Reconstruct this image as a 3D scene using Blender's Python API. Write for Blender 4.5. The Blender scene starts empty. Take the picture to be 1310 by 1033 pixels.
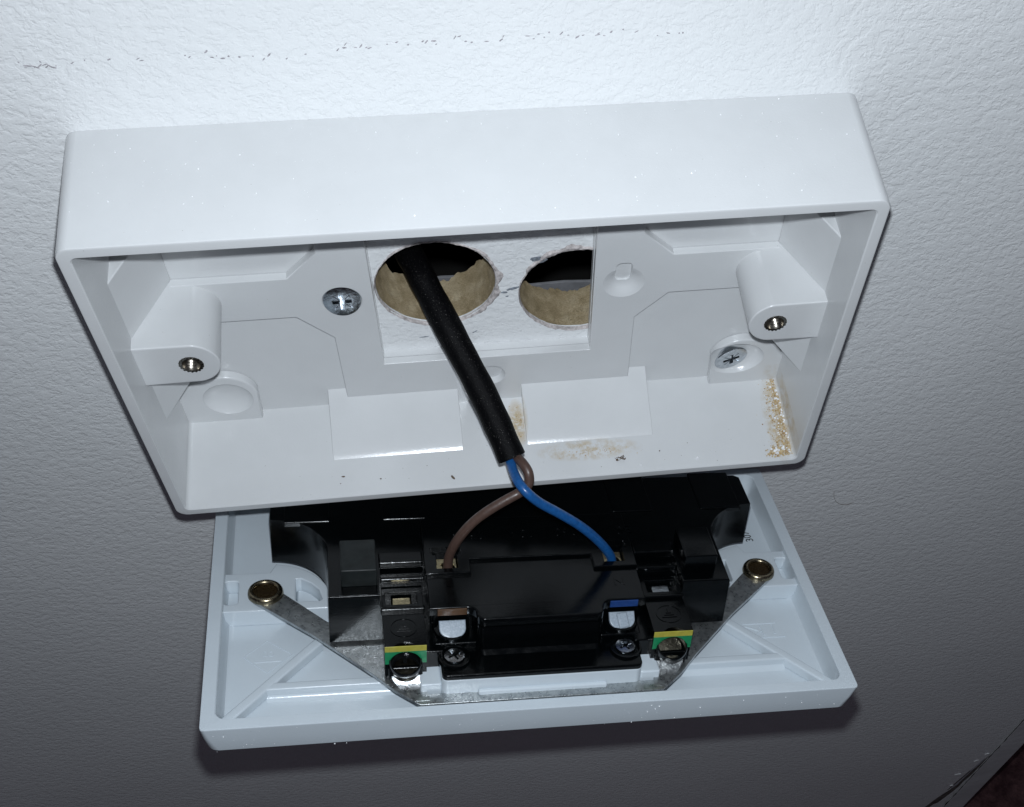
import bpy, bmesh, math, random
from mathutils import Matrix, Vector, noise
random.seed(7)
sc = bpy.context.scene
COL = sc.collection
PI = math.pi

# ------------------------------------------------------------------ frames
# box frame: x right, y up the wall, z out of the wall, in millimetres
FRAME = Matrix(((.001, 0, 0, 0), (0, 0, -.001, 0), (0, .001, 0, .52), (0, 0, 0, 1)))
def W(x, y, z): return FRAME @ Vector((x, y, z))

# ------------------------------------------------------------------ camera
R = ((0.989223, 0.057268, 0.134753), (-0.092162, -0.471601, 0.876983), (0.113773, -0.879951, -0.46124))
CAMPOS = (-8.834473, 207.348476, 185.314178)
cd = bpy.data.cameras.new("camera"); cam = bpy.data.objects.new("camera", cd); COL.objects.link(cam)
ax = [Vector(R[0]), -Vector(R[1]), -Vector(R[2])]
B = Matrix(((1, 0, 0), (0, 0, -1), (0, 1, 0)))
ax = [B @ a for a in ax]
M = Matrix.Identity(4)
for i in range(3):
    for j in range(3): M[j][i] = ax[i][j]
M.translation = W(*CAMPOS)
cam.matrix_world = M
cd.sensor_width = 36; cd.lens = 1610.03 * 36 / 1310
cd.shift_x = -(786.098 - 655) / 1310; cd.shift_y = (740.256 - 516.5) / 1310
cd.clip_start = .01; cd.clip_end = 30
sc.camera = cam

# ------------------------------------------------------------------ light
w = bpy.data.worlds.new("World"); sc.world = w; w.use_nodes = True
bg = w.node_tree.nodes["Background"]; bg.inputs[0].default_value = (.85, .86, 1.12, 1); bg.inputs[1].default_value = .046
ld = bpy.data.lights.new("phone_flash", 'AREA'); ld.shape = 'DISK'; ld.size = .0045; ld.energy = .66
ld.color = (.88, .955, 1.03)
lo = bpy.data.objects.new("phone_flash", ld); COL.objects.link(lo)
lo.matrix_world = M.copy(); lo.location = W(-7.28, 206.6, 172.7)
sc.view_settings.view_transform = 'Standard'; sc.view_settings.look = 'None'
sc.view_settings.exposure = 0; sc.view_settings.gamma = 1
sc.cycles.max_bounces = 8

# ------------------------------------------------------------------ materials
class NT:
    def __init__(s, name):
        s.m = bpy.data.materials.new(name); s.m.use_nodes = True; s.t = s.m.node_tree; s.n = s.t.nodes
        s.b = s.n["Principled BSDF"]
    def new(s, t, **k):
        n = s.n.new(t)
        for a, v in k.items():
            if a.startswith('i_'): n.inputs[a[2:].replace('_', ' ')].default_value = v
            else: setattr(n, a, v)
        return n
    def link(s, a, b): s.t.links.new(a, b)
    def coord(s): return s.new('ShaderNodeTexCoord').outputs['Object']
    def noise(s, scale, detail=3, rough=.5, vec=None):
        n = s.new('ShaderNodeTexNoise'); n.inputs['Scale'].default_value = scale
        n.inputs['Detail'].default_value = detail; n.inputs['Roughness'].default_value = rough
        s.link(vec or s.coord(), n.inputs['Vector']); return n.outputs['Fac']
    def ramp(s, fac, stops):
        r = s.new('ShaderNodeValToRGB'); e = r.color_ramp.elements
        while len(e) < len(stops): e.new(.5)
        for q, (p, c) in zip(e, stops):
            q.position = p; q.color = (c[0], c[1], c[2], 1) if len(c) > 2 else (c[0],) * 3 + (1,)
        s.link(fac, r.inputs[0]); return r.outputs[0]
    def math(s, op, a, b=None, clamp=False):
        n = s.new('ShaderNodeMath', operation=op); n.use_clamp = clamp
        for i, v in enumerate((a, b)):
            if v is None: continue
            if isinstance(v, (int, float)): n.inputs[i].default_value = v
            else: s.link(v, n.inputs[i])
        return n.outputs[0]
    def mix(s, f, a, b):
        n = s.new('ShaderNodeMix', data_type='RGBA')
        for k, v in ((0, f), (6, a), (7, b)):
            if isinstance(v, (int, float)): n.inputs[k].default_value = v
            elif isinstance(v, tuple): n.inputs[k].default_value = v + (1,) if len(v) == 3 else v
            else: s.link(v, n.inputs[k])
        return n.outputs[2]
    def bump(s, h, strength, dist, prev=None):
        n = s.new('ShaderNodeBump'); n.inputs['Strength'].default_value = strength; n.inputs['Distance'].default_value = dist
        s.link(h, n.inputs['Height'])
        if prev: s.link(prev, n.inputs['Normal'])
        return n.outputs[0]
    def set(s, col=None, rough=None, metal=0, normal=None, spec=None):
        for k, v in (('Base Color', col), ('Roughness', rough), ('Metallic', metal), ('Normal', normal), ('Specular IOR Level', spec)):
            if v is None: continue
            if isinstance(v, tuple): s.b.inputs[k].default_value = v + (1,) if len(v) == 3 else v
            elif isinstance(v, (int, float)): s.b.inputs[k].default_value = v
            else: s.link(v, s.b.inputs[k])
        return s.m

def mat_plastic(name, col, rough, stain=False):
    k = NT(name); c = k.coord()
    n1 = k.noise(.08, 4, .6, c); n2 = k.noise(2.2, 3, .6, c); n3 = k.noise(9, 2, .5, c)
    base = k.ramp(n1, [(.3, tuple(v * .955 for v in col)), (.7, col)])
    # scattered dust and tiny dark specks
    v = k.new('ShaderNodeTexVoronoi'); v.inputs['Scale'].default_value = .55; k.link(c, v.inputs['Vector'])
    sp = k.math('LESS_THAN', v.outputs['Distance'], .05)
    gate = k.math('GREATER_THAN', k.noise(.35, 2, .5, c), .56)
    base = k.mix(k.math('MULTIPLY', k.math('MULTIPLY', sp, gate), .45), base, (.22, .19, .17))
    if stain:
        sx = k.new('ShaderNodeSeparateXYZ'); k.link(c, sx.inputs[0])
        def blob(cx, cz, rx, rz, thr):
            dx = k.math('DIVIDE', k.math('SUBTRACT', sx.outputs[0], cx), rx)
            dz = k.math('DIVIDE', k.math('SUBTRACT', sx.outputs[2], cz), rz)
            d = k.math('ADD', k.math('MULTIPLY', dx, dx), k.math('MULTIPLY', dz, dz))
            g = k.math('SUBTRACT', 1.0, d, True)
            low = k.math('LESS_THAN', sx.outputs[1], -34.5)
            g = k.math('MULTIPLY', g, low)
            return k.math('MULTIPLY', g, k.ramp(k.noise(.55, 5, .7, c), [(thr, (0,)), (thr + .22, (1,))]), True)
        m = blob(22, 20.5, 13, 3.2, .42)
        m2 = blob(5.8, 11.5, 2.6, 7.5, .3)
        m3 = blob(68.5, 16, 3.6, 14, .4)
        t = k.math('ADD', k.math('ADD', m, m2, True), m3, True)
        base = k.mix(k.math('MULTIPLY', t, .9), base, (.46, .34, .17))
    rr = k.ramp(n2, [(.3, (rough * .8,)), (.75, (rough * 1.35,))])
    nb = k.bump(n3, .06, .0002); nb = k.bump(n2, .05, .0006, nb)
    return k.set(base, rr, 0, nb, .5)

def mat_simple(name, col, rough, metal=0, ns=3, var=.15, bump=0, bs=3, bd=.0002):
    k = NT(name); c = k.coord()
    n = k.noise(ns, 4, .6, c)
    base = k.ramp(n, [(.3, tuple(v * (1 - var) for v in col)), (.7, tuple(min(1, v * (1 + var)) for v in col))])
    rr = k.ramp(k.noise(ns * .7, 3, .6, c), [(.3, (rough * .75,)), (.7, (min(1, rough * 1.3),))])
    nb = k.bump(k.noise(bs, 3, .6, c), bump, bd) if bump else None
    return k.set(base, rr, metal, nb)

def mat_wall():
    k = NT("wall_paint"); c = k.coord()
    mp = k.new('ShaderNodeMapping'); mp.inputs['Scale'].default_value = (1, 1.1, 1); mp.inputs['Rotation'].default_value = (0, 0, .15)
    k.link(c, mp.inputs[0])
    d = k.new('ShaderNodeTexNoise'); d.inputs['Scale'].default_value = .5; d.inputs['Detail'].default_value = 2
    k.link(mp.outputs[0], d.inputs['Vector'])
    mx = k.new('ShaderNodeVectorMath', operation='MULTIPLY_ADD'); k.link(d.outputs['Color'], mx.inputs[0])
    mx.inputs[1].default_value = (1.6, 1.6, 1.6); k.link(mp.outputs[0], mx.inputs[2])
    a = k.noise(.55, 3, .55, mx.outputs[0]); b = k.noise(1.5, 3, .6, mx.outputs[0]); big = k.noise(.012, 3, .5, c)
    ra = k.ramp(a, [(.42, (0,)), (.49, (.75,)), (.60, (1,))])
    v = k.new('ShaderNodeTexVoronoi', feature='SMOOTH_F1'); v.inputs['Scale'].default_value = .52; k.link(mx.outputs[0], v.inputs['Vector'])
    h = k.math('ADD', k.math('MULTIPLY', ra, .42), k.math('ADD', k.math('MULTIPLY', b, .45), k.math('MULTIPLY', v.outputs['Distance'], .3)))
    nb = k.bump(h, .30, .0009)
    col = k.ramp(big, [(.3, (.77, .785, .79)), (.7, (.82, .83, .835))])
    return k.set(col, .30, 0, nb, .5)

def mat_board():
    k = NT("fibrous_board_core"); c = k.coord()
    mp = k.new('ShaderNodeMapping'); mp.inputs['Scale'].default_value = (1.1, 1.1, 5.0); mp.inputs['Rotation'].default_value = (.25, .45, .1)
    k.link(c, mp.inputs[0])
    n = k.noise(2.0, 6, .78, mp.outputs[0]); n2 = k.noise(4, 3, .6, c); n3 = k.noise(.3, 2, .5, c)
    f = k.math('ADD', k.math('MULTIPLY', n, .65), k.math('MULTIPLY', n3, .35))
    col = k.ramp(f, [(.37, (.36, .27, .15)), (.5, (.64, .50, .30)), (.61, (.88, .75, .52))])
    nb = k.bump(n, .9, .0012); nb = k.bump(n2, .6, .0005, nb)
    return k.set(col, .85, 0, nb, .25)

def mat_strap():
    k = NT("galvanised_steel"); c = k.coord()
    v = k.new('ShaderNodeTexVoronoi'); v.inputs['Scale'].default_value = 1.5; k.link(c, v.inputs['Vector'])
    n = k.noise(.45, 4, .65, c)
    col = k.ramp(n, [(.3, (.30, .32, .33)), (.7, (.56, .58, .58))])
    rr = k.ramp(k.noise(.9, 4, .7, c), [(.3, (.22,)), (.7, (.42,))])
    nb = k.bump(v.outputs['Distance'], .12, .0003); nb = k.bump(k.noise(4, 2, .5, c), .12, .0002, nb)
    return k.set(col, rr, .9, nb)

MW = mat_wall()
MB = mat_board()
PL = mat_plastic("white_moulded_plastic", (.65, .66, .665), .18, True)
FP = mat_plastic("cool_white_plastic", (.58, .64, .685), .18)
BK = mat_simple("black_plastic", (.0008, .0013, .0016), .17, 0, .8, .2, .10, 2.5, .0002); BK.node_tree.nodes["Principled BSDF"].inputs['Specular IOR Level'].default_value = .3
DB = mat_simple("dusty_black_plastic", (.011, .014, .014), .5, 0, .35, .35, .1, 3, .0002); DB.node_tree.nodes["Principled BSDF"].inputs['Specular IOR Level'].default_value = .3
SHE = (lambda k: (lambda c: k.set(k.mix(k.math('MULTIPLY', k.ramp(k.noise(3.4, 4, .75, c), [(.63, (0,)), (.68, (1,))]), k.ramp(k.noise(.14, 2, .5, c), [(.35, (.15,)), (.62, (1,))])), (.0015, .0015, .002), (.22, .21, .2)), .5, 0, k.bump(k.noise(1.6, 5, .7, c), .35, .0005), .08))(k.coord()))(NT("black_rubber_sheath"))
BRN = mat_simple("brown_insulation", (.075, .044, .034), .42, 0, 1.2, .15, .15, 1.2, .0003)
BLU = mat_simple("blue_insulation", (.008, .078, .25), .36, 0, 1.2, .2, .15, 1.2, .0003)
BRS = mat_simple("brass", (.50, .42, .26), .22, 1, 1.5, .3, .2, 2, .0002)
DBR = mat_simple("dull_brass_eyelet", (.26, .22, .15), .26, 1, .9, .45, .15, 1.5, .0003)
ZN = mat_simple("zinc_plated_steel", (.50, .53, .56), .17, 1, .8, .25, .12, 1.4, .0003)
BSH = mat_simple("eyelet_bore_shade", (.055, .035, .015), .3, .7, 1.5, .4)  # shadow inside the eyelets, put in as a dark brown colour
EBR = mat_simple("dark_terminal_brass", (.085, .078, .06), .35, 1, 1.5, .4, .2, 2, .0002)  # earth screw metal, much darker than the terminal brass
NI = mat_simple("nickel_insert", (.24, .22, .19), .3, 1, 1.5, .3, .1, 2, .0002)
ST = mat_strap()
SHW = mat_simple("shaded_shutter_plastic", (.30, .35, .40), .25)  # white plastic, coloured darker for the shade of its recess
BRT = mat_simple("brown_marking", (.075, .034, .011), .4, 0, 1, .2)
BLT = mat_simple("blue_marking", (.007, .040, .17), .4, 0, 1, .15)
YEL = mat_simple("yellow_marking", (.38, .34, .045), .4, 0, 1, .12)
GRN = mat_simple("green_marking", (.004, .20, .075), .4, 0, 1, .15)
INK = mat_simple("black_ink", (.02, .02, .02), .5)
PAP = mat_simple("torn_paint_paper", (.47, .43, .42), .85, 0, 1.0, .38, .6, 1.2, .0006)
TAN = NT("tan_plaster_crumb")
_g = TAN.new('ShaderNodeNewGeometry')
TAN = TAN.set(TAN.ramp(_g.outputs['Random Per Island'], [(.0, (.33, .20, .09)), (.35, (.50, .36, .18)), (.75, (.58, .46, .27)), (1, (.68, .60, .46))]), .75, 0, TAN.bump(TAN.noise(3), .4, .0003))
DUST = mat_simple("white_dust", (.85, .86, .88), .3)
SPK = mat_simple("dark_speck", (.12, .085, .06), .7)
SCF2 = mat_simple("worn_grey_edge", (.42, .42, .46), .7, 0, .3, .2)
CRK2 = mat_simple("gouged_plaster", (.10, .085, .08), .8, 0, .3, .6)
CRK = mat_simple("worn_crack_grey", (.36, .34, .36), .8, 0, 2, .4)  # grey of the worn hairline crack in the paint
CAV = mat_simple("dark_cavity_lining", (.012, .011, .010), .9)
GRY = mat_simple("grey_plaster_block", (.17, .17, .18), .8, 0, .3, .2, .1, .5, .001)
SCF = mat_simple("pencil_scuff", (.20, .22, .25), .7, 0, 1.2, .5)
TRM = mat_simple("trim_paint", (.60, .60, .61), .45, 0, .05, .1, .3, .3, .001)
CPT = (lambda k: k.set(k.ramp(k.noise(.06, 5, .75, k.coord()), [(.38, (.045, .014, .018)), (.64, (.17, .085, .085))]), .95, 0, k.bump(k.noise(.5, 3, .7), .8, .004)))(NT("dark_red_carpet"))

# ------------------------------------------------------------------ object helpers
def tag(o, label=None, cat=None, group=None, kind=None):
    if label: o['label'] = label
    if cat: o['category'] = cat
    if group: o['group'] = group
    if kind: o['kind'] = kind
    return o
def root(name, label, cat, mat=FRAME, group=None):
    o = bpy.data.objects.new(name, None); COL.objects.link(o); o.matrix_world = mat
    o.empty_display_size = 5
    return tag(o, label, cat, group)
def link(name, me, mat, parent=None, frame=None, local=None, sharp=35, bev=0, bseg=2):
    o = bpy.data.objects.new(name, me); COL.objects.link(o)
    if not me.materials: me.materials.append(mat)
    if parent is not None:
        o.parent = parent
        if local is not None: o.matrix_local = local
    elif frame is not None: o.matrix_world = frame
    if sharp:
        for p in me.polygons: p.use_smooth = True
        me.set_sharp_from_angle(angle=math.radians(sharp))
    if bev:
        b = o.modifiers.new("edge", 'BEVEL'); b.width = bev; b.segments = bseg; b.limit_method = 'ANGLE'; b.angle_limit = math.radians(30)
        b.harden_normals = False
    if sharp:
        wn = o.modifiers.new("wn", 'WEIGHTED_NORMAL'); wn.keep_sharp = True
    return o
def bm_mesh(bm, name="m"):
    bmesh.ops.remove_doubles(bm, verts=bm.verts, dist=1e-5)
    bmesh.ops.recalc_face_normals(bm, faces=bm.faces)
    me = bpy.data.meshes.new(name); bm.to_mesh(me); bm.free(); return me
def curve_mesh(loops, z0, z1, bevel=0, res=2):
    cu = bpy.data.curves.new("c", 'CURVE'); cu.dimensions = '2D'; cu.fill_mode = 'BOTH'
    for L in loops:
        s = cu.splines.new('POLY'); s.points.add(len(L) - 1); s.use_cyclic_u = True
        for p, q in zip(s.points, L): p.co = (q[0], q[1], 0, 1)
    h = abs(z1 - z0) / 2
    cu.extrude = max(h - bevel, 0); cu.bevel_depth = bevel; cu.bevel_resolution = res; cu.offset = -bevel
    o = bpy.data.objects.new("c", cu); COL.objects.link(o)
    dg = bpy.context.evaluated_depsgraph_get(); dg.update()
    me = bpy.data.meshes.new_from_object(o.evaluated_get(dg))
    bpy.data.objects.remove(o); bpy.data.curves.remove(cu)
    bm = bmesh.new(); bm.from_mesh(me); bpy.data.meshes.remove(me)
    bmesh.ops.translate(bm, verts=bm.verts, vec=(0, 0, (z0 + z1) / 2))
    return bm
def prism(name, loops, z0, z1, mat, parent=None, bevel=0, cuts=None, **k):
    if not isinstance(loops[0][0], (tuple, list)): loops = [loops]
    bm = curve_mesh(loops, z0, z1, bevel)
    me = bm_mesh(bm, name)
    if cuts: me = carve(me, cuts)
    return link(name, me, mat, parent, **k)
def carve(me, cutters):
    """subtract a list of meshes"""
    o = bpy.data.objects.new("t", me); COL.objects.link(o); cs = []
    for cm in cutters:
        c = bpy.data.objects.new("k", cm); COL.objects.link(c); cs.append(c)
        b = o.modifiers.new("b", 'BOOLEAN'); b.operation = 'DIFFERENCE'; b.object = c; b.solver = 'EXACT'
    dg = bpy.context.evaluated_depsgraph_get(); dg.update()
    out = bpy.data.meshes.new_from_object(o.evaluated_get(dg))
    for c in cs: bpy.data.objects.remove(c)
    bpy.data.objects.remove(o)
    out.materials.clear()
    return out
def boxm(x0, x1, y0, y1, z0, z1):
    bm = bmesh.new(); bmesh.ops.create_cube(bm, size=1)
    bmesh.ops.scale(bm, verts=bm.verts, vec=(abs(x1 - x0), abs(y1 - y0), abs(z1 - z0)))
    bmesh.ops.translate(bm, verts=bm.verts, vec=((x0 + x1) / 2, (y0 + y1) / 2, (z0 + z1) / 2)); return bm_mesh(bm)
def cylm(c, r, z0, z1, n=48, r2=None, mat=None):
    bm = bmesh.new(); bmesh.ops.create_cone(bm, cap_ends=True, segments=n, radius1=r, radius2=r if r2 is None else r2, depth=z1 - z0)
    bmesh.ops.translate(bm, verts=bm.verts, vec=(0, 0, (z0 + z1) / 2))
    bmesh.ops.transform(bm, matrix=mat or Matrix.Translation((c[0], c[1], 0)), verts=bm.verts); return bm_mesh(bm)
def box(name, x0, x1, y0, y1, z0, z1, mat, parent=None, bev=.2, **k):
    return link(name, boxm(x0, x1, y0, y1, z0, z1), mat, parent, bev=bev, **k)
def arc(cx, cy, r, a0, a1, n=10):
    return [(cx + r * math.cos(math.radians(a0 + (a1 - a0) * i / n)), cy + r * math.sin(math.radians(a0 + (a1 - a0) * i / n))) for i in range(n + 1)]
def circ(cx, cy, r, n=40): return arc(cx, cy, r, 0, 360 * (n - 1) / n, n - 1)
def rrect(x0, x1, y0, y1, r, n=6):
    return arc(x1 - r, y1 - r, r, 0, 90, n) + arc(x0 + r, y1 - r, r, 90, 180, n) + arc(x0 + r, y0 + r, r, 180, 270, n) + arc(x1 - r, y0 + r, r, 270, 360, n)
def mir(L): return [(-x, y) for x, y in reversed(L)]
def loft(rings, close=True, cap0=False, cap1=False):
    bm = bmesh.new(); vs = [[bm.verts.new(p) for p in r] for r in rings]; n = len(rings[0])
    for a, b in zip(vs, vs[1:]):
        for i in range(n if close else n - 1):
            bm.faces.new((a[i], a[(i + 1) % n], b[(i + 1) % n], b[i]))
    if cap0: bm.faces.new(vs[0][::-1])
    if cap1: bm.faces.new(vs[-1])
    return bm
def lathe(prof, n=40, cx=0, cy=0, closed=False):
    rings = [[(cx + r * math.cos(2 * PI * i / n), cy + r * math.sin(2 * PI * i / n), z) for i in range(n)] for r, z in prof]
    if closed: rings.append(rings[0])
    return bm_mesh(loft(rings, True, not closed and prof[0][0] > 1e-4, not closed and prof[-1][0] > 1e-4))
def cr_spline(P, per=10):
    out = []
    Q = [P[0]] + list(P) + [P[-1]]
    for i in range(1, len(Q) - 2):
        p0, p1, p2, p3 = (Vector(q) for q in Q[i - 1:i + 3])
        for k in range(per):
            t = k / per
            out.append(.5 * ((2 * p1) + (p2 - p0) * t + (2 * p0 - 5 * p1 + 4 * p2 - p3) * t * t + (3 * p1 - p0 - 3 * p2 + p3) * t ** 3))
    out.append(Vector(P[-1])); return out
def tube(P, r, n=20, per=10, wob=0, endround=.3):
    C = cr_spline(P, per) if per > 1 else [Vector(p) for p in P]
    rings = []; up = Vector((.3, .2, 1)).normalized()
    for i, c in enumerate(C):
        t = (C[min(i + 1, len(C) - 1)] - C[max(i - 1, 0)]).normalized()
        a = (up - t * up.dot(t)).normalized(); b = t.cross(a); up = a
        rr = r * (1 + wob * noise.noise(c * .25))
        rings.append([tuple(c + (a * math.cos(2 * PI * k / n) + b * math.sin(2 * PI * k / n)) * rr) for k in range(n)])
    if endround:
        for end, s in ((0, 1), (-1, -1)):
            c = C[end]; t = (C[1] - C[0]).normalized() if end == 0 else (C[-1] - C[-2]).normalized()
            ring = [tuple(c + (Vector(p) - c) * (1 - endround / r) - t * (endround * .3 * s)) for p in rings[end]]
            if end == 0: rings.insert(0, ring)
            else: rings.append(ring)
    return bm_mesh(loft(rings, True, True, True))
def join(meshes):
    bm = bmesh.new()
    for m in meshes: bm.from_mesh(m)
    me = bpy.data.meshes.new("j"); bm.to_mesh(me); bm.free(); return me
def text_mesh(s, size, depth, mat):
    cu = bpy.data.curves.new("t", 'FONT'); cu.body = s; cu.size = size; cu.extrude = depth; cu.align_x = 'CENTER'; cu.align_y = 'CENTER'
    o = bpy.data.objects.new("t", cu); COL.objects.link(o)
    dg = bpy.context.evaluated_depsgraph_get(); dg.update()
    me = bpy.data.meshes.new_from_object(o.evaluated_get(dg)); bpy.data.objects.remove(o); bpy.data.curves.remove(cu)
    me.transform(mat); me.materials.clear(); return me
def wedge(prof, x0, x1):
    """profile in (y, z) extruded along x"""
    return bm_mesh(loft([[(x0, y, z) for y, z in prof], [(x1, y, z) for y, z in prof]], True, True, True))

# ================================================================== SETTING: the wall
H1, H2 = (-10.2, -3.0), (20.6, -8.0); RH = 12.9
def wobbly(c, r, amp, seed, n=90, f=1.2):
    L = []
    for i in range(n):
        a = 2 * PI * i / n
        rr = r + amp * noise.noise(Vector((math.cos(a) * f * 3 + seed, math.sin(a) * f * 3, seed))) + amp * .5 * noise.noise(Vector((math.cos(a) * f * 11, math.sin(a) * f * 11 + seed, 3)))
        L.append((c[0] + rr * math.cos(a), c[1] + rr * math.sin(a)))
    return L
outer = [(-900, -520), (237, -520), (237, 900), (-900, 900)]
wall = prism("wall", [outer, wobbly(H1, RH, .18, 1.3), wobbly(H2, RH + .1, .18, 5.1)], -1.0, 0, MW, None, frame=FRAME)
tag(wall, 'white painted wall with stippled roller texture and two round holes cut in it', None, None, 'structure')
def hole_lining(c, seed, jag):
    n = 140; rings = []
    depth = [jag(2 * PI * i / n) + 1.3 * noise.noise(Vector((math.cos(2 * PI * i / n) * 5 + seed, math.sin(2 * PI * i / n) * 5, 0))) + .7 * noise.noise(Vector((math.cos(2 * PI * i / n) * 24, math.sin(2 * PI * i / n) * 24 + seed, 0))) for i in range(n)]
    for k in range(15):
        t = k / 14
        ring = []
        for i in range(n):
            a = 2 * PI * i / n; z = -.6 - t * (depth[i] - .6)
            r = RH + .25 + .22 * noise.noise(Vector((math.cos(a) * 9 + seed, math.sin(a) * 9, z * .5)))
            ring.append((c[0] + r * math.cos(a), c[1] + r * math.sin(a), z))
        rings.append(ring)
    # broken back edge with some thickness
    last = rings[-1]
    rings.append([(c[0] + (x - c[0]) * 1.12, c[1] + (y - c[1]) * 1.12, z - .5) for x, y, z in last])
    rings.append([(c[0] + (x - c[0]) * 1.4, c[1] + (y - c[1]) * 1.4, z) for x, y, z in last])
    return bm_mesh(loft(rings))
link("hole_lining", hole_lining(H1, 2.2, lambda a: 12.3 + 1.5 * abs(math.cos(a))), MB, wall)
link("hole_lining", hole_lining(H2, 7.7, lambda a: 11.6 + .8 * math.cos(a)), MB, wall)
# torn paint and paper round the holes
def torn(c, seed, spans):
    n = 260; bm = bmesh.new(); prev = None
    for i in range(n + 1):
        a = 2 * PI * i / n; d = math.degrees(a)
        wd = .25
        for (a0, a1, ww) in spans:
            for dd in (d, d + 360, d - 360):
                if a0 <= dd <= a1: wd = max(wd, ww * math.sin(PI * (dd - a0) / (a1 - a0)) ** .5)
        wd *= 1 + .75 * noise.noise(Vector((math.cos(a) * 4.5 + seed, math.sin(a) * 4.5, 0))) + .32 * noise.noise(Vector((math.cos(a) * 15, math.sin(a) * 15 + seed, 1))) + .12 * noise.noise(Vector((math.cos(a) * 44, math.sin(a) * 44 + seed, 1)))
        wd = max(wd, .05)
        cs = []
        for t, zz in ((-.12, -.5), (.05, .12), (.55, .32), (1, .015)):
            z = zz + .22 * noise.noise(Vector((math.cos(a) * 13 + t * 3, math.sin(a) * 26, seed))) * (1 if 0 < t < 1 else 0)
            r = RH + wd * t if t > 0 else RH - .15
            cs.append(bm.verts.new((c[0] + r * math.cos(a), c[1] + r * math.sin(a), z)))
        if prev:
            for j in range(3): bm.faces.new((prev[j], cs[j], cs[j + 1], prev[j + 1]))
        prev = cs
    return bm_mesh(bm)
link("torn_paper_edge", torn(H1, 1.5, [(-75, 62, 1.15), (95, 140, .5), (200, 290, .45)]), PAP, wall)
link("torn_paper_edge", torn(H2, 4.5, [(75, 150, 1.5), (215, 320, .5)]), PAP, wall)
# grey pencil and filler scuffs beside the second hole
def flake(cx, cy, rx, ry, ang, z=.03, seed=0, n=14):
    L = []
    for i in range(n):
        a = 2 * PI * i / n; r = 1 + .55 * noise.noise(Vector((math.cos(a) * 2 + seed, math.sin(a) * 2, seed * 1.7)))
        x, y = rx * r * math.cos(a), ry * r * math.sin(a); s, c = math.sin(ang), math.cos(ang)
        L.append((cx + x * c - y * s, cy + x * s + y * c, z))
    return L
def flakes(name, items, mat, parent=None, th=.05, **k):
    bm = bmesh.new()
    for i, (cx, cy, rx, ry, ang) in enumerate(items):
        L = flake(cx, cy, rx, ry, ang, .03 + .004 * (i % 5), i * 3.3 + 1)
        top = [bm.verts.new((x, y, z + th)) for x, y, z in L]; bot = [bm.verts.new((cx + (x - cx) * 1.3, cy + (y - cy) * 1.3, .004)) for x, y, z in L]
        bm.faces.new(top)
        for j in range(len(L)): bm.faces.new((bot[j], bot[(j + 1) % len(L)], top[(j + 1) % len(L)], top[j]))
    return link(name, bm_mesh(bm), mat, parent, **k)
flakes("scuff_mark", [(11.7, 2.9, 1.5, .55, .15), (12.9, 2.2, .8, .4, .5), (6.2, -6.0, 1.1, .35, .3), (4.4, -7.0, .6, .25, .1), (5.0, -8.3, .25, .15, 0), (-14, -20.2, .9, .12, .1), (-2.5, -19.6, .5, .1, .6)], SCF, wall)
# dotted hairline crack in the paint above the box
ck = []
pts = [(-75.5, 57.7), (-69, 56.7), (-49, 58.3), (-33.8, 56.6), (-24.4, 58), (-.4, 58.6), (24.2, 58.7), (38.2, 57.6)]
for (a, b) in zip(pts, pts[1:]):
    n = int(math.hypot(b[0] - a[0], b[1] - a[1]) / .95)
    for i in range(n):
        t = (i + random.random() * .8) / n
        dens = .7 if a[0] > -30 else .4
        if a[0] < -70: dens = 1
        if random.random() > dens: continue
        ck.append((a[0] + (b[0] - a[0]) * t, a[1] + (b[1] - a[1]) * t + random.uniform(-.7, .7), random.uniform(.1, .36), random.uniform(.05, .13), random.uniform(-.2, 1.1)))
ck += [(-73.9, 57.1, .5, .1, -.2), (-72.9, 56.85, .5, .09, -.5), (-72.1, 57.0, .5, .1, .7), (-71.2, 57.2, .35, .08, .3), (-70.5, 56.85, .5, .1, -.7), (-69.9, 56.5, .3, .1, -.2)]
tag(flakes("hairline_crack", ck, CRK, None, frame=FRAME), 'broken dotted hairline crack in the white paint above the box', 'crack', None, 'stuff')
# hair on the wall
link("hair", tube([(100, -104, .12), (100.8, -107.5, .2), (102.6, -110.6, .3), (105.4, -112.1, .2), (107.6, -111.2, .12)], .045, 6, 8, 0, 0), SPK, None, frame=FRAME)
tag(bpy.data.objects["hair"], 'fine curved hair stuck to the wall right of the hanging faceplate', 'hair')
# vertical edge of the wall: painted trim with crumbling joint, carpet below
tr = box("wall_trim", 237.3, 250, -520, 900, -60, .8, TRM, None, .5, frame=FRAME)
tag(tr, 'painted corner strip at the right end of the wall', None, None, 'structure')
L = []; y = -520; Rr = []
random.seed(3)
def crack_w(y):
    return .3 + .2 * noise.noise(Vector((y * .1, 0, 2)))
left = []; right = []
for i in range(120):
    yy = -519 + i * 2.4; ww = crack_w(yy)
    left.append((237.2 - ww + .6 * noise.noise(Vector((yy * .15, 3, 0))), yy)); right.append((237.2 + .3 * ww + .5 * noise.noise(Vector((yy * .2, 9, 0))), yy))
prism("joint_crack", left + right[::-1], .82, .95, CAV, wall)
flakes("joint_gouge", [(236.0, -396, 20, 1.0, 1.50), (233.0, -405, 13, .45, 1.46), (230.6, -438, 17, 1.9, 1.37)], CRK2, wall, .05)
flakes("worn_edge", [(234.5, -400, 19, 1.25, 1.48)], SCF2, wall, .02)
flakes("paint_flake", [(228.5, -396, 1.5, .5, .3), (232.5, -377, 1.0, .5, .9), (235.0, -368, .9, .6, .6), (231, -414, .8, .4, .2)], MW, wall, .25)
box("carpet", -1500, 2500, -530, -520, -2500, 1500, CPT, None, 0, frame=FRAME)
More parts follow.
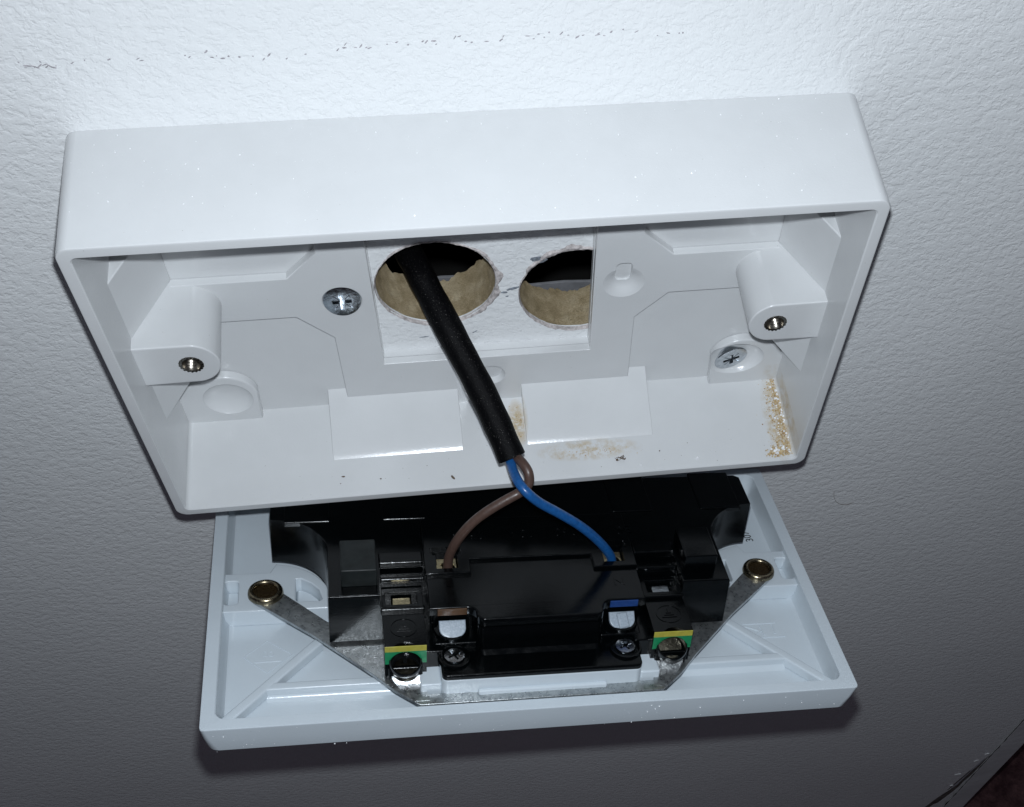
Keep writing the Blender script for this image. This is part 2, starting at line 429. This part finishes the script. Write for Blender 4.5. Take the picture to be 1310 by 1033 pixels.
tag(bpy.data.objects["carpet"], 'dark red patterned carpet below and beyond the wall', None, None, 'structure')
# stud cavity behind the board
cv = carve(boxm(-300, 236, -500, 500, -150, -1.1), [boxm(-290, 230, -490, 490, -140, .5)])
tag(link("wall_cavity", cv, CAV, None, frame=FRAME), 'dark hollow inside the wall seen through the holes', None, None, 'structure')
prism("cavity_block", [(-60, -40), (90, -40), (90, -24), (26, -24.4), (20, -24.0), (12, -24.4), (-2, -20.0), (-9, -19.7), (-60, -26)], -17.3, -16.6, GRY, bpy.data.objects["wall_cavity"], .1)

# ================================================================== BACK BOX
D = 27.85
bb = root("socket_back_box", 'white plastic double back box fixed to the wall, open front with screw lugs', 'back box')
def rr3(i, z, r=2.5): return [(x, y, z) for x, y in rrect(-73 + i, 73 - i, -43 + i, 43 - i, max(r, .3), 8)]
rings = [rr3(0, 0), rr3(0, 1), rr3(0, D - .45), rr3(.13, D - .13), rr3(.45, D), rr3(2.1, D, 1.4), rr3(2.35, D - .25, 1.3), rr3(2.4, D - 1, 1.2), rr3(2.6, 8, 1.0), rr3(2.8, .0, .8)]
rings.append(rings[0])
link("side_walls", bm_mesh(loft(rings)), PL, bb)
op = [(-23.4, -24), (23.4, -24), (23.4, 24), (-23.4, 24)]
KH = lambda s: [circ(s * 30, -1.6, 4.4)]
def disc_cuts():
    c = [cylm((57.8, -31.6), 6.0, 1.2, 9, r2=6.6), cylm((-59.8, -32.2), 4.4, 2.6, 6, r2=6.6)]
    return c
prism("base_panel", [rrect(-71, 71, -41, 41, .5, 3), op], .01, 2, PL, bb, cuts=[cylm((57.8, -31.4), 2.4, -.8, 9)])
c1 = [(-63.4, -6), (-40.3, -6), (-33.2, -13.5), (-33.2, -40.9), (33.2, -40.9), (33.2, -13.5), (40.3, -6), (63.4, -6), (63.4, 6), (40.3, 6), (33.5, 13), (33.5, 40.9), (-33.5, 40.9), (-33.5, 13), (-40.3, 6), (-63.4, 6)]
op2 = [(-23.5, -24), (23.5, -24), (23.5, 24), (-23.5, 24)]
key = lathe([(.01, 2.4), (1.9, 2.6), (2.7, 3.0), (3.5, 3.5), (4.2, 3.82), (4.6, 3.98), (4.7, 4.6), (.01, 4.6)], 48, 30, -1.8)
key2 = bm_mesh(curve_mesh([rrect(28.1, 31.7, -2.6, 4.3, 1.2, 6)], 2.05, 5))
mid = cylm((.5, -30.8), 2.6, 2.6, 4.3, r2=3.5)
scr = cylm((-30.05, -1.7), 2.9, 2.2, 4.05, r2=4.25)
prism("raised_panel", [c1, op2], 2.0, 4, PL, bb, bevel=.25, cuts=[key, key2, mid, scr])
rp = [(-34.3, 1.9), (-35.2, 4.1), (-36.4, 7), (-37.6, 10.3), (-38.6, 13.6), (-39.3, 15.4), (-39.9, 16.7), (-40.35, 17.5), (-40.8, 18.1), (-42, 18.1), (-42, 1.9)]
for s in (-1, 1):
    link("entry_ramp", wedge(rp, s * 7.5, s * 37.6), PL, bb, bev=.15)
    g = [(-63.3, 2), (-70.8, 17.2), (-70.8, 2)]
    for (y0, y1) in ((5.4, 21.7), (-21.7, -5.4)):
        me = bm_mesh(loft([[(-s * x, y0, z) for x, z in g], [(-s * x, y1, z) for x, z in g]], True, True, True))
        link("corner_gusset", me, PL, bb, bev=.25)
    # screw lug
    lug = [(-71, 5.75)] + arc(-60.4, 0, 5.85, 80, -80, 20) + [(-71, -5.9)]
    if s > 0: lug = mir(lug)
    lg = prism("screw_lug", lug, 1.9, 19.34, PL, bb, bevel=.35, cuts=[cylm((s * 60.3, -.1), 2.45, 9, 25)])
    n = 72
    def knurl(r0, z):
        return [(s * 60.3 + (r0 + (.16 if i % 4 < 2 else -.08)) * math.cos(2 * PI * i / n), -.1 + (r0 + (.16 if i % 4 < 2 else -.08)) * math.sin(2 * PI * i / n), z) for i in range(n)]
    def rnd(r0, z): return [(s * 60.3 + r0 * math.cos(2 * PI * i / n), -.1 + r0 * math.sin(2 * PI * i / n), z) for i in range(n)]
    th = []
    for kk in range(20):
        z = 18.6 - kk * .4
        th.append(rnd(1.72 if kk % 2 else 1.42, z))
    link("threaded_insert", bm_mesh(loft([knurl(2.38, 10), knurl(2.38, 19.3), knurl(2.3, 19.42), rnd(1.85, 19.35), rnd(1.7, 18.95)] + th, True, False, True)), NI, lg)
# lower corner bosses
b1 = [(-70.9, -40.9), (-53.4, -40.9), (-53.0, -31.5)] + arc(-60.2, -31.6, 7.4, 8, 120, 14) + [(-66.9, -26.2), (-70.9, -31.6)]
dish = lathe([(0.01, 2.6), (2.2, 2.65), (3.6, 3.1), (4.9, 3.9), (5.35, 4.35), (5.5, 4.6), (5.5, 7), (.01, 7)], 48, -59.8, -32.2)
prism("corner_boss", b1, 2.0, 4.3, PL, bb, bevel=.45, cuts=[lathe([(.01, 2.5), (2.4, 2.6), (3.8, 3.0), (4.9, 3.6), (5.5, 4.2), (5.75, 4.7), (.01, 4.7)], 48, -59.8, -32.2)])
_rc = lathe([(.01, 2.35), (3.6, 2.4), (4.6, 2.8), (5.1, 3.5), (5.5, 4.3), (5.6, 4.8), (.01, 4.8)], 48); _rc.transform(Matrix.Translation((58.9, -31.1, 0)) @ Matrix.Diagonal((1.25, 1, 1, 1)))
prism("corner_boss", mir(b1), 2.0, 4.3, PL, bb, bevel=.45, cuts=[_rc])
# small raised letters moulded inside the top wall
tm = text_mesh("ID", 3.2, .12, Matrix(((-1, 0, 0, 50.5), (0, 0, -1, 40.3), (0, -1, 0, 23.0), (0, 0, 0, 1))))
link("moulded_letters", tm, PL, bb, sharp=0)

# fixing screws (each seats in the wall through the box)
def screw(x, y, z, tilt, spin, label, r=4.0):
    f = FRAME @ Matrix.Translation((x, y, z)) @ tilt @ Matrix.Rotation(spin, 4, 'Z')
    s = root("countersunk_screw", label, 'screw', f, 'fixing screws')
    head = lathe([(.01, -6), (1.7, -6), (1.9, -2.6), (r - .05, -.35), (r, -.1), (r - .12, .06), (r * .7, .16), (.01, .2)], 48)
    cut = [boxm(-2.05, 2.05, -.48, .48, -1.9, 1), boxm(-.48, .48, -2.05, 2.05, -1.9, 1)]
    for a in (45, 135):
        m = boxm(-2.5, 2.5, -.12, .12, .02, 1); m.transform(Matrix.Rotation(math.radians(a), 4, 'Z')); cut.append(m)
    link("head", carve(head, cut), ZN, s, sharp=28)
    link("shank", lathe([(.01, -22), (.6, -21), (1.9, -18), (1.9, -6.1), (.01, -6.1)], 24), ZN, s)
screw(-30.05, -1.7, 4.1, Matrix.Rotation(-.14, 4, 'X'), .03, 'zinc cross-recess screw left of the cable hole, head flush in the floor of the box', 4.0)
screw(57.9, -31.3, 4.0, Matrix.Rotation(.12, 4, 'X') @ Matrix.Rotation(.2, 4, 'Y'), .14, 'zinc cross-recess screw tilted in the lower right corner recess of the box', 4.15)

# ================================================================== CABLE
cb = root("flex_cable", 'black sheathed cable leaving the left wall hole with stripped brown and blue cores', 'cable')
link("sheath", tube([(-21, 4, -40), (-19, 2.5, -24), (-17.23, -1.58, -14), (-15.54, -2.17, -9), (-13.27, -2.0, -2), (-10.3, -4.7, 5), (-7.54, -7.58, 11), (-2.04, -14.65, 22), (2.68, -22.51, 33)], 3.05, 28, 10, .05, .25), SHE, cb)
link("brown_core", tube([(1.6, -19, 27), (2.83, -22.33, 31.5), (3.76, -21.17, 34.0), (4.75, -20.11, 36.3), (5.65, -20.44, 38.3), (5.75, -21.84, 39.6), (5.07, -23.14, 40.4), (3.4, -24.3, 41.0), (1.47, -24.94, 41.6), (-2.21, -26.43, 42.7), (-6.01, -28.8, 43.8), (-9.06, -32.05, 44.8), (-11.57, -36.6, 45.5), (-13.2, -42.2, 45.9), (-13.8, -48.5, 47.4)], 1.08, 18, 10, .03, .2), BRN, cb)
link("blue_core", tube([(.6, -18, 27), (1.81, -22.18, 31.5), (2.21, -21.72, 34.5), (2.64, -20.75, 38.0), (3.41, -19.76, 41.3), (4.92, -20.31, 43.6), (7.52, -23.49, 44.4), (12.04, -28.29, 44.8), (16.45, -33.4, 45.2), (20.15, -38.93, 45.6), (22.9, -44.2, 46.0), (24.2, -48.5, 46.3), (23.9, -52.5, 47.4)], 1.08, 18, 10, .03, .2), BLU, cb)

# ================================================================== FACEPLATE (seen from the back)
PF = FRAME @ Matrix(((0.994591, -0.038618, 0.096427, 3.608471), (-0.103845, -0.3482, 0.931651, -64.50188), (-0.002403, -0.936624, -0.350327, 40.75693), (0, 0, 0, 1)))
fp = root("socket_faceplate", 'white double socket faceplate hanging back side up below the box by its wires', 'socket plate', PF)
def pr(i, z, r): return [(x, y, z) for x, y in rrect(-73 + i, 73 - i, -43 + i, 43 - i, max(r, .3), 8)]
rings = [pr(1.9, -7.84, 2.0), pr(1.2, -7.7, 2.4), pr(.8, -7.2, 2.6), pr(.35, -3.5, 1.6), pr(0, -.3, 1.1), pr(.08, -.08, 1.1), pr(.35, 0, 1), pr(2.9, 0, 2.2), pr(3.1, -.2, 2.3), pr(3.15, -1, 2.3), pr(3.5, -4.2, 2.3), pr(4.2, -5.5, 2.2), pr(5.5, -6, 2.2)]
plate = link("plate_moulding", bm_mesh(loft(rings, True, True, True)), FP, fp)
for s in (-1, 1):
    plat = [(-70.4, 8.3), (-59.6, 8.3), (-58.2, 11.5)] + arc(-59.5, -3.2, 14.4, 80, 4, 14) + [(-44, -5.2), (-70.4, -5.2)]
    pk = [rrect(-69.9, -66.7, -2.6, 5.6, .9, 4), [(-53.6, 5.6), (-53.6, -1.9), (-53.0, -2.6), (-48.2, -2.6), (-47.4, -2.0), (-48.2, 1.4), (-50, 3.8), (-52.4, 5.6)]]
    if s > 0: plat = mir(plat); pk = [mir(p) for p in pk]
    prism("eyelet_platform", [plat] + pk, -6.05, -1.35, FP, fp, bevel=.35)
    for q in pk:
        cx = sum(p[0] for p in q) / len(q); cy = sum(p[1] for p in q) / len(q)
        link("pocket_floor", bm_mesh(loft([[(cx + (x - cx) * 1.05, cy + (y - cy) * 1.05, -5.9) for x, y in q], [(cx + (x - cx) * .9, cy + (y - cy) * .9, -4.6) for x, y in q]], True, True, True)), FP, fp, bev=.3)
    # ribs
    a = Vector((-69.9, -39.3)); b = Vector((-48.5, -14.2)); d = (b - a).normalized(); nrm = Vector((-d.y, d.x)) * 1.15
    rib = [tuple(a + nrm), tuple(a - nrm), tuple(b - nrm), tuple(b + nrm)]
    if s > 0: rib = mir(rib)
    prism("diagonal_rib", rib, -6.05, -3.2, FP, fp, bevel=.5)
    hr = [(-60.6, -29.1), (-26, -29.1), (-26, -26.9), (-58.4, -26.9)]
    if s > 0: hr = mir(hr)
    prism("straight_rib", hr, -6.06, -3.22, FP, fp, bevel=.45)
    link("rib_fillet", wedge([(-28.95, -4.7), (-29.2, -5.3), (-29.7, -5.78), (-30.5, -6.03), (-28.9, -6.03)], s * 60, s * 26), FP, fp)
    # module carrier blocks
    box("carrier_block", s * 22.3, s * 26.9, -36.0, -30, -5.9, 2.3, FP, fp, .4)
# moulding marks
def line_relief(pts, wd, z0, z1, closed=True):
    ms = []
    n = len(pts)
    for i in range(n if closed else n - 1):
        a = Vector(pts[i]); b = Vector(pts[(i + 1) % n]); d = (b - a).normalized() * wd * .5; q = Vector((-d.y, d.x))
        ms.append(bm_mesh(curve_mesh([[tuple(a - d + q), tuple(a - d - q), tuple(b + d - q), tuple(b + d + q)]], z0, z1 + i * .003)))
    return join(ms)
link("diamond_mark", join([line_relief([(-65.4, -15.6), (-60.2, -10.6), (-54.6, -15.4), (-60, -21)], .28, -6.05, -5.86), line_relief([(-63.2, -17.4), (-57.2, -17.2)], .6, -6.05, -5.86, False),
     text_mesh("00", 2.6, .1, Matrix.Translation((-60, -15, -5.98)))]), FP, fp)
link("maker_mark", join([line_relief([(53.8, -13.8), (62, -13.8)], .25, -6.05, -5.8, False), line_relief([(54.6, -18.8), (63.2, -18.8)], .25, -6.05, -5.8, False),
     line_relief([(54.2, -14.6), (57.6, -16.6), (55.2, -18)], .35, -6.05, -5.78, False), line_relief([(58.2, -14.8), (58.4, -17.6)], .7, -6.05, -5.78, False), line_relief([(61.4, -14.9), (61.2, -17.4)], .5, -6.05, -5.78, False)]), FP, fp)
link("printed_code", text_mesh("307", 3.0, .02, Matrix.Translation((64.4, 20.2, -5.96)) @ Matrix.Rotation(math.radians(97), 4, 'Z')), INK, fp, sharp=0)
# carrier under the black terminal base
prism("module_carrier", rrect(-22.4, 22.4, -36.95, -20, 1.5), -5.9, 4.05, FP, fp, bevel=.2)
box("carrier_lip", -14.4, 14.4, -37.9, -36.7, -.5, 1.2, FP, fp, .35)

# ---- black module
def sym(L): return L + mir(L)
mirs = lambda q, L: L if q > 0 else [(-x, y) for x, y in reversed(L)]
half = [(-46, -19.5), (-46, -3.4)] + arc(-58.9, -3.4, 12.9, 2, 88, 16) + [(-58.9, 9.6), (-58.8, 20.5), (-57.5, 21.5)]
body = [(-1, -19.5)] + half + [(57.5, 21.5), (58.8, 20.5), (58.9, 9.6)] + [(-x, y) for x, y in arc(-58.9, -3.4, 12.9, 88, 2, 16)] + [(46, -3.4), (46, -19.5), (1, -19.5)]
# small draft: loft from foot to crown
def draft(L, z0, z1, ins, bev=.5):
    cy = 1.0
    def rg(k, z): return [(x - math.copysign(min(abs(x), k), x), y - (k if y > cy else (-k if y < cy else 0)), z) for x, y in L]
    return bm_mesh(loft([rg(0, z0), rg(ins * .98, z1 - bev), rg(ins + bev * .3, z1 - bev * .3), rg(ins + bev, z1)], True, True, True))
bcut = []
for s in (-1, 1):
    X = sorted
    def bx(x0, x1, y0, y1, z0, z1): a, b = X((s * x0, s * x1)); return boxm(a, b, y0, y1, z0, z1)
    bcut += [bx(34.3, 24.3, -13.6, -8.4, 12.7, 20), bx(34.6, 24.0, -25, -13.55, 10.7, 20), bx(33.4, 26.4, -19.1, -15.4, 9.2, 12)]
    bcut += [bx(23.2, 15.6, -14.3, -6.2, 11.2, 20)]
    bcut += [bx(23.6, 14.6, -25, -19.2, 6.0, 20)]
body_me = carve(draft(body, 1.0, 14.2, .25), bcut)
mod = link("module_body", body_me, BK, fp, sharp=30, bev=.22)
prism("terminal_base", rrect(-22.35, 22.35, -37, -18, 1.3), 4.08, 5.65, BK, fp, bevel=.4)
cl = [(-24.2, -9), (-24.2, -25.2), (-16.2, -25.2)] + arc(-16.2, -27.4, 2.2, 90, 0, 6) + arc(-12.4, -27.9, 1.6, 180, 270, 6)
loopc = cl + [(-x, y) for x, y in reversed(cl)]
prism("terminal_cover", loopc, 12.4, 14.9, BK, fp, bevel=.4, cuts=[boxm(*sorted((q * 21.9, q * 16.6)), -13.0, -7, 10, 20) for q in (-1, 1)])
link("cover_front", bm_mesh(loft([[(x, y, z) for x, y in rrect(-hw, hw, y0, -14, 1.2, 5)] for hw, y0, z in ((13.4, -31.6, 5.4), (13.6, -30.2, 6.4), (13.9, -29.75, 8.5), (14.0, -29.5, 12.45))], True, True, True)), BK, fp)
up = [(-24.3, 5), (-24.3, -14.6), (-14.1, -14.6), (-14.1, -9.9), (14.1, -9.9), (14.1, -14.6), (24.3, -14.6), (24.3, 5)]
prism("upper_deck", up, 13.9, 15.8, BK, fp, bevel=.35, cuts=[c for q in (-1, 1) for c in (boxm(*sorted((q * 21.7, q * 16.8)), -13.0, -7.6, 9, 20), boxm(*sorted((q * 22.9, q * 15.8)), -8.2, -5.6, 15.0, 20), boxm(*sorted((q * 22.3, q * 16.3)), -7.8, -6.6, 14.2, 20))])
for s in (-1, 1):
    def bxo(name, x0, x1, y0, y1, z0, z1, mat, parent=fp, bev=.25, **k):
        if mat is BK: bev = max(bev, .3)
        a, b = sorted((s * x0, s * x1)); return box(name, a, b, y0, y1, z0, z1, mat, parent, bev, **k)
    # raised caps
    cap = bxo("raised_cap", 35, 42.9, -16, -5.3, 14, 18.9, DB if s < 0 else BK, bev=.35)
    for (x0, x1) in ((44.9, 55.4), (22.7, 32.8)):
        bxo("raised_tile", x0, x1, 7.2, 22.0, 13, 14.55, BK, bev=.2)
    bxo("stepped_bar", 34.4, 24.6, -9.4, -5.6, 13.5, 15.1, BK, bev=.2)
    bxo("slot_step", 34.3, 24.5, -13.4, -12.5, 12, 13.6, BK, bev=.15)
    prism("slot_frame", [mirs(s, [(25.2, -20.2), (34.2, -20.2), (34.2, -13.8), (25.2, -13.8)]), mirs(s, [(26.4, -19.2), (33.4, -19.2), (33.4, -15.2), (26.4, -15.2)])], 10.4, 11.2, BK, fp, bevel=.12)
    bxo("slot_ridge", 34.6, 24.9, -21.2, -20.3, 10.0, 11.5, BK, bev=.15)
    bxo("tower_floor", 23.5, 14.4, -23.4, -19.6, 5.5, 13, BK, bev=.2)
    # brass terminal and clamp
    tb = carve(boxm(*sorted((s * 21.6, s * 16.9)), -12.9, -7.7, 9, 14.2), [cylm((s * 19.2, -10.9), 1.75, 10, 20)])
    tb = link("brass_terminal", tb, BRS, fp, bev=.2)
    link("clamp_screw", lathe([(.01, 13.3), (1.1, 13.3), (1.15, 14.5), (.8, 14.8), (.01, 14.8)], 20, s * 19.2 - 2.0, -11.4), BRS, tb)
    # coloured marking
    bxo("live_marking" if s < 0 else "neutral_marking", 22.5, 16.1, -25.42, -25.1, 12.75, 14.55, BRT if s < 0 else BLT, bev=.05)
    # white shutter seen in the half-round window, recess shade put into its colour
    sh = [(-2.95, 2.4), (2.95, 2.4)] + arc(0, .0, 2.95, 0, -180, 14)
    sh = [(x, y * .78) for x, y in sh]
    loc = Matrix.Translation((s * 19.2, -25.6, 8.9)) @ Matrix.Rotation(math.radians(40), 4, 'X')
    cuts = [boxm(-.55, -.4, -4, 4, .3, 2), boxm(.75, .9, -4, 4, .3, 2)] if s < 0 else []
    me = bm_mesh(curve_mesh([sh], -.6, .6, .25))
    if cuts: me = carve(me, cuts)
    shut = link("shutter_window", me, SHW, fp, local=loc)
    if s > 0:
        m2 = boxm(-1.2, 1.3, -2.0, 1.6, .4, 1.3); m2.transform(Matrix.Rotation(.15, 4, 'Z')); link("shutter_tab", m2, SHW, shut, bev=.35)
    # ring under the window and mid step
    ms = carve(boxm(*sorted((s * 23.3, s * 14.0)), -28.4, -22.5, 4.9, 7.1), [])
    link("terminal_step", ms, BK, fp, bev=.3)
    link("window_rim", bm_mesh(loft([[(s * 19.2 + rx * math.cos(t * PI / 12), -24.6 + ry * math.sin(t * PI / 12), z) for t in range(-12, 1)] for rx, ry, z in ((3.9, 3.7, 6.9), (3.8, 3.6, 8.0), (3.3, 3.1, 8.2), (3.1, 2.9, 7.0))], False)), BK, fp)
    # terminal screw well
    link("screw_well", lathe([(3.0, 4.6), (3.0, 6.0), (3.15, 6.25), (3.5, 6.25), (3.7, 5.5)], 40, s * 19.25, -31.6), BK, fp)
    sw = lathe([(.01, 4.9), (2.1, 4.9), (2.35, 5.35), (2.2, 5.75), (.01, 5.8)], 32, 0, 0)
    sw = carve(sw, [boxm(-1.5, 1.5, -.28, .28, 5.2, 7), boxm(-.28, .28, -1.5, 1.5, 5.2, 7)])
    sw.transform(Matrix.Rotation(.5, 4, 'Z'))
    link("terminal_screw", sw, ZN, fp, local=Matrix.Translation((s * 19.25, -31.2, .45)), sharp=25)
    # earth block
    eb = carve(boxm(*sorted((s * 34.35, s * 25.3)), -31.9, -19.0, 1.2, 10.55),
        [cylm(None, 3.5, -3.4, 9, 48, mat=Matrix.Translation((s * 29.9, -32.5, 6.8)) @ Matrix.Rotation(math.radians(32), 4, 'X'))])
    link("earth_block", eb, BK, fp, bev=.12)
    # marking plate on the earth block: yellow over green, cut round the screw opening
    def face(y, zlo, zhi, lo_arc):
        pass
    bxo("yellow_marking", 34.3, 25.35, -32.1, -31.85, 9.0, 10.5, YEL, bev=.04)
    N = 24; top = 8.99; bm = bmesh.new()
    gx0, gx1 = 25.35, 34.3; cols = []
    for i in range(N + 1):
        x = gx0 + (gx1 - gx0) * i / N; dx = (x - 29.9) / 3.5
        zb = 5.4 if abs(dx) >= 1 else 5.4 + 3.5 * math.sqrt(max(0, 1 - dx * dx))
        zb = min(zb, top - .02)
        cols.append((bm.verts.new((s * x, -32.1, top)), bm.verts.new((s * x, -32.1, zb)), bm.verts.new((s * x, -31.88, top)), bm.verts.new((s * x, -31.88, zb))))
    for p, q in zip(cols, cols[1:]):
        bm.faces.new((p[0], q[0], q[1], p[1])); bm.faces.new((p[1], q[1], q[3], p[3])); bm.faces.new((p[0], p[2], q[2], q[0]))
    link("green_marking", bm_mesh(bm), GRN, fp, sharp=0)
    # earth screw collar, screw
    T = Matrix.Translation((s * 29.9, -32.5, 6.7)) @ Matrix.Scale(.88, 4) @ Matrix.Rotation(math.radians(24), 4, 'X')
    link("screw_collar", lathe([(3.5, -3.6), (3.5, -.3), (3.6, -.1), (3.9, -.15), (4.05, -.5), (4.05, -2.6), (3.5, -3.6)], 48, closed=True), BK, fp, local=T)
    es = lathe([(.01, -4.2), (3.3, -4.2), (3.35, -3.2), (3.0, -2.75), (.01, -2.6)], 40)
    es = carve(es, [boxm(-.5, .5, -3.5, 3.5, -3.3, 0)])
    es.transform(Matrix.Rotation(0 if s < 0 else 1.1, 4, 'Z'))
    link("earth_screw", es, EBR, fp, local=T @ Matrix.Rotation(-.30 if s < 0 else .22, 4, 'X'), sharp=25)
    bxo("collar_foot", 33.6, 26.2, -32.7, -31.7, .9, 4.6, BK, bev=.3)
    bxo("block_filler", 25.6, 21.5, -30.5, -19.2, 1.1, 7, BK, bev=.3)
    # earth symbol in a ring
    ring = lathe([(2.75, 10.5), (2.75, 10.68), (2.95, 10.68), (2.95, 10.5)], 40, s * 29.9, -26.2)
    bars = [boxm(s * 29.9 - w_, s * 29.9 + w_, yy - .12, yy + .12, 10.5, 10.7) for w_, yy in ((1.7, -27.2), (1.1, -26.5), (.6, -25.8))] + [boxm(s * 29.9 - .12, s * 29.9 + .12, -25.7, -24.4, 10.5, 10.71)]
    link("earth_symbol", join([ring] + bars), BK, fp, sharp=30)
    # metal tab in its slot
    bxo("metal_tab", 32.2, 27.6, -18.9, -15.8, 9.3, 10.3, BRS if s < 0 else ZN, bev=.45)
# moulded text, upside down for this viewer, and small ridges
for (t, x) in (("BS", 23.6), ("1363", 10.4), ("13A", -1.2), ("250V", -14.0)):
    link("moulded_lettering", text_mesh(t, 4.0, .13, Matrix.Translation((x, -1.3, 15.8)) @ Matrix.Rotation(PI, 4, 'Z')), BK, fp, sharp=0)
for (t, x) in (("L", -19.2), ("N", 19.2)):
    link("moulded_lettering", text_mesh(t, 3.6, .1, Matrix.Translation((x, -19, 14.9)) @ Matrix.Rotation(PI, 4, 'Z')), BK, fp, sharp=0)

# ---- earth strap
st = root("earth_strap", None, None); st.parent = fp; st.matrix_local = Matrix.Identity(4)
def spt(L): return L
outer_l = [(-25.6, -36.6), (-25.6, -16), (-38, -14), (-46.3, -11.9), (-56.6, -.9)] + arc(-60.3, -1, 3.7, 10, 225, 16) + [ (-49.8, -15.8), (-37.1, -29.3), (-32.4, -34.9), (-27.2, -39.75)]
loop = outer_l + mir(outer_l)
hole = [circ(-60.3, -1, 2.9), circ(60.3, -1, 2.9)]
COL.objects.unlink(st); bpy.data.objects.remove(st)
st = prism("earth_strap", [loop] + hole, -.75, .15, ST, fp, bevel=.1)
for s in (-1, 1):
    prof = [(-28, 2.8), (-31.6, 2.75), (-32.4, 2.45), (-33.2, 1.9), (-33.9, 1.2), (-34.8, .6), (-35.6, .32), (-38.6, .2)]
    xa = [(s * a, s * b) for a, b in ((33.2, 27), (33.2, 27), (33.1, 26.9), (32.8, 26.7), (32.2, 26.4), (31.4, 26), (30.2, 25.6), (28.6, 25.0))]
    rings = []
    for (y, z), (a, b) in zip(prof, xa):
        rings.append([(a, y, z), (b, y, z), (b, y, z - .6), (a, y, z - .6)])
    link("bent_tab", bm_mesh(loft(rings, True, True, True)), ST, st, sharp=60)
    ey = lathe([(2.6, -4), (2.65, .7), (2.75, 1.1), (3.0, 1.4), (3.4, 1.45), (3.8, 1.2), (4.02, .75), (4.1, .1), (3.4, .1), (3.0, .2), (2.8, -4)], 56, s * 60.3, -1, closed=True)
    link("eyelet", ey, DBR, st, sharp=50)
    link("eyelet_bore", lathe([(2.62, .75), (2.58, -1.5), (2.4, -5.4), (.01, -5.4)], 30, s * 60.3, -1), BSH, st)

# ================================================================== DEBRIS
def blob(bm, c, r, sq=(1, 1, 1), sub=1):
    m = Matrix.Translation(c) @ Matrix.Rotation(random.uniform(0, 6.28), 4, Vector((random.uniform(-1, 1), random.uniform(-1, 1), random.uniform(-1, 1))).normalized()) @ Matrix.Diagonal((r * sq[0], r * sq[1], r * sq[2], 1))
    g = bmesh.ops.create_icosphere(bm, subdivisions=sub, radius=1, matrix=m)
    for v in g['verts']:
        v.co += Vector(c).normalized() * 0 + (v.co - Vector(c)) * .35 * noise.noise(v.co * (1.5 / max(r, .1)))
def stuff(name, bm, mat, label, cat, frame=FRAME, parent=None):
    me = bpy.data.meshes.new(name); bm.to_mesh(me); bm.free()
    return tag(link(name, me, mat, parent, frame=None if parent else frame, sharp=0), label, cat, None, 'stuff')
random.seed(11)
bm = bmesh.new()
for i in range(2300):
    z = random.uniform(4.4, 26.6); x = 70.3 - abs(random.gauss(0, .75 + .028 * z)) - random.random() * .7
    if random.random() < .08: x -= random.uniform(0, 3)
    blob(bm, (x, -40.5 + random.random() * .25, z), .05 + .19 * random.random() ** 2, (1, 1, .6))
for i in range(170):
    blob(bm, (random.gauss(66.4, 1.1), -40.4, random.gauss(25.3, .6)), random.uniform(.1, .3))
for i in range(70):
    x = random.gauss(23, 5); z = 20.6 + abs(random.gauss(0, 1.2)) * 1
    blob(bm, (x, -40.42, z), random.uniform(.05, .14), sub=1)
for i in range(60):
    blob(bm, (random.uniform(4.2, 7.2), -40.45, random.uniform(6, 17)), random.uniform(.05, .2))
stuff("plaster_crumbs", bm, TAN, 'tan plaster crumbs along the bottom right inner corner of the box', 'crumbs')
bm = bmesh.new()
for i in range(45):
    z = random.uniform(6, 26.0); blob(bm, (70.0 - abs(random.gauss(0, 1.3)), -40.2, z), random.uniform(.12, .35))
for i in range(10): blob(bm, (random.gauss(66.5, .9), -40.2, random.gauss(25.3, .5)), random.uniform(.2, .5))
blob(bm, (47.2, -40.4, 25.5), .45); blob(bm, (33.5, -40.5, 26), .22)
stuff("white_grit", bm, DUST, 'shiny white grit scattered among the tan crumbs in the box corner', 'grit')
bm = bmesh.new()
for i in range(230):
    blob(bm, (random.uniform(-71, 71), 43.0, random.uniform(.5, 26.5)), .045 + .16 * random.random() ** 3, sub=1)
stuff("box_dust", bm, DUST, 'tiny bright dust specks on the top side of the box', 'dust')
bm = bmesh.new()
for i in range(62):
    blob(bm, (random.uniform(-71, 71), -42.85, random.uniform(-7, -.5)), .05 + .14 * random.random() ** 3, sub=1)
stuff("plate_dust", bm, DUST, None, None, parent=fp)
bm = bmesh.new()
for i in range(80):
    blob(bm, (random.uniform(-66, 66), -40.58, random.uniform(7, 26.5)), random.choice((.06, .08, .1, .14)), (1.4, .5, 1))
for p in ((-35.5, 22.5, .3), (-27.0, 23.9, .3), (-10.5, 25.2, .5), (38.5, 22.5, .25)):
    blob(bm, (p[0], -40.45, p[1]), p[2] * .8, (1.7, .6, .8), 2)
stuff("dark_specks", bm, SPK, 'dark specks lying on the lower inner wall of the box', 'specks')
bm = bmesh.new()
fl = []
for i in range(7):
    P = [(28.8 + random.uniform(-1.4, 1.4), -40.3 + random.uniform(0, .8), 24 + random.uniform(-.6, .6)) for _ in range(4)]
    fl.append(tube(P, .05, 5, 6, 0, 0))
b2 = bmesh.new(); blob(b2, (28.1, -40.2, 24.2), .35); fm = bpy.data.meshes.new("x"); b2.to_mesh(fm); b2.free(); bm.free()
tag(link("fluff", join(fl + [fm]), SPK, None, frame=FRAME), 'small dark tuft of fluff on the lower inner wall right of the cable end', 'fluff')
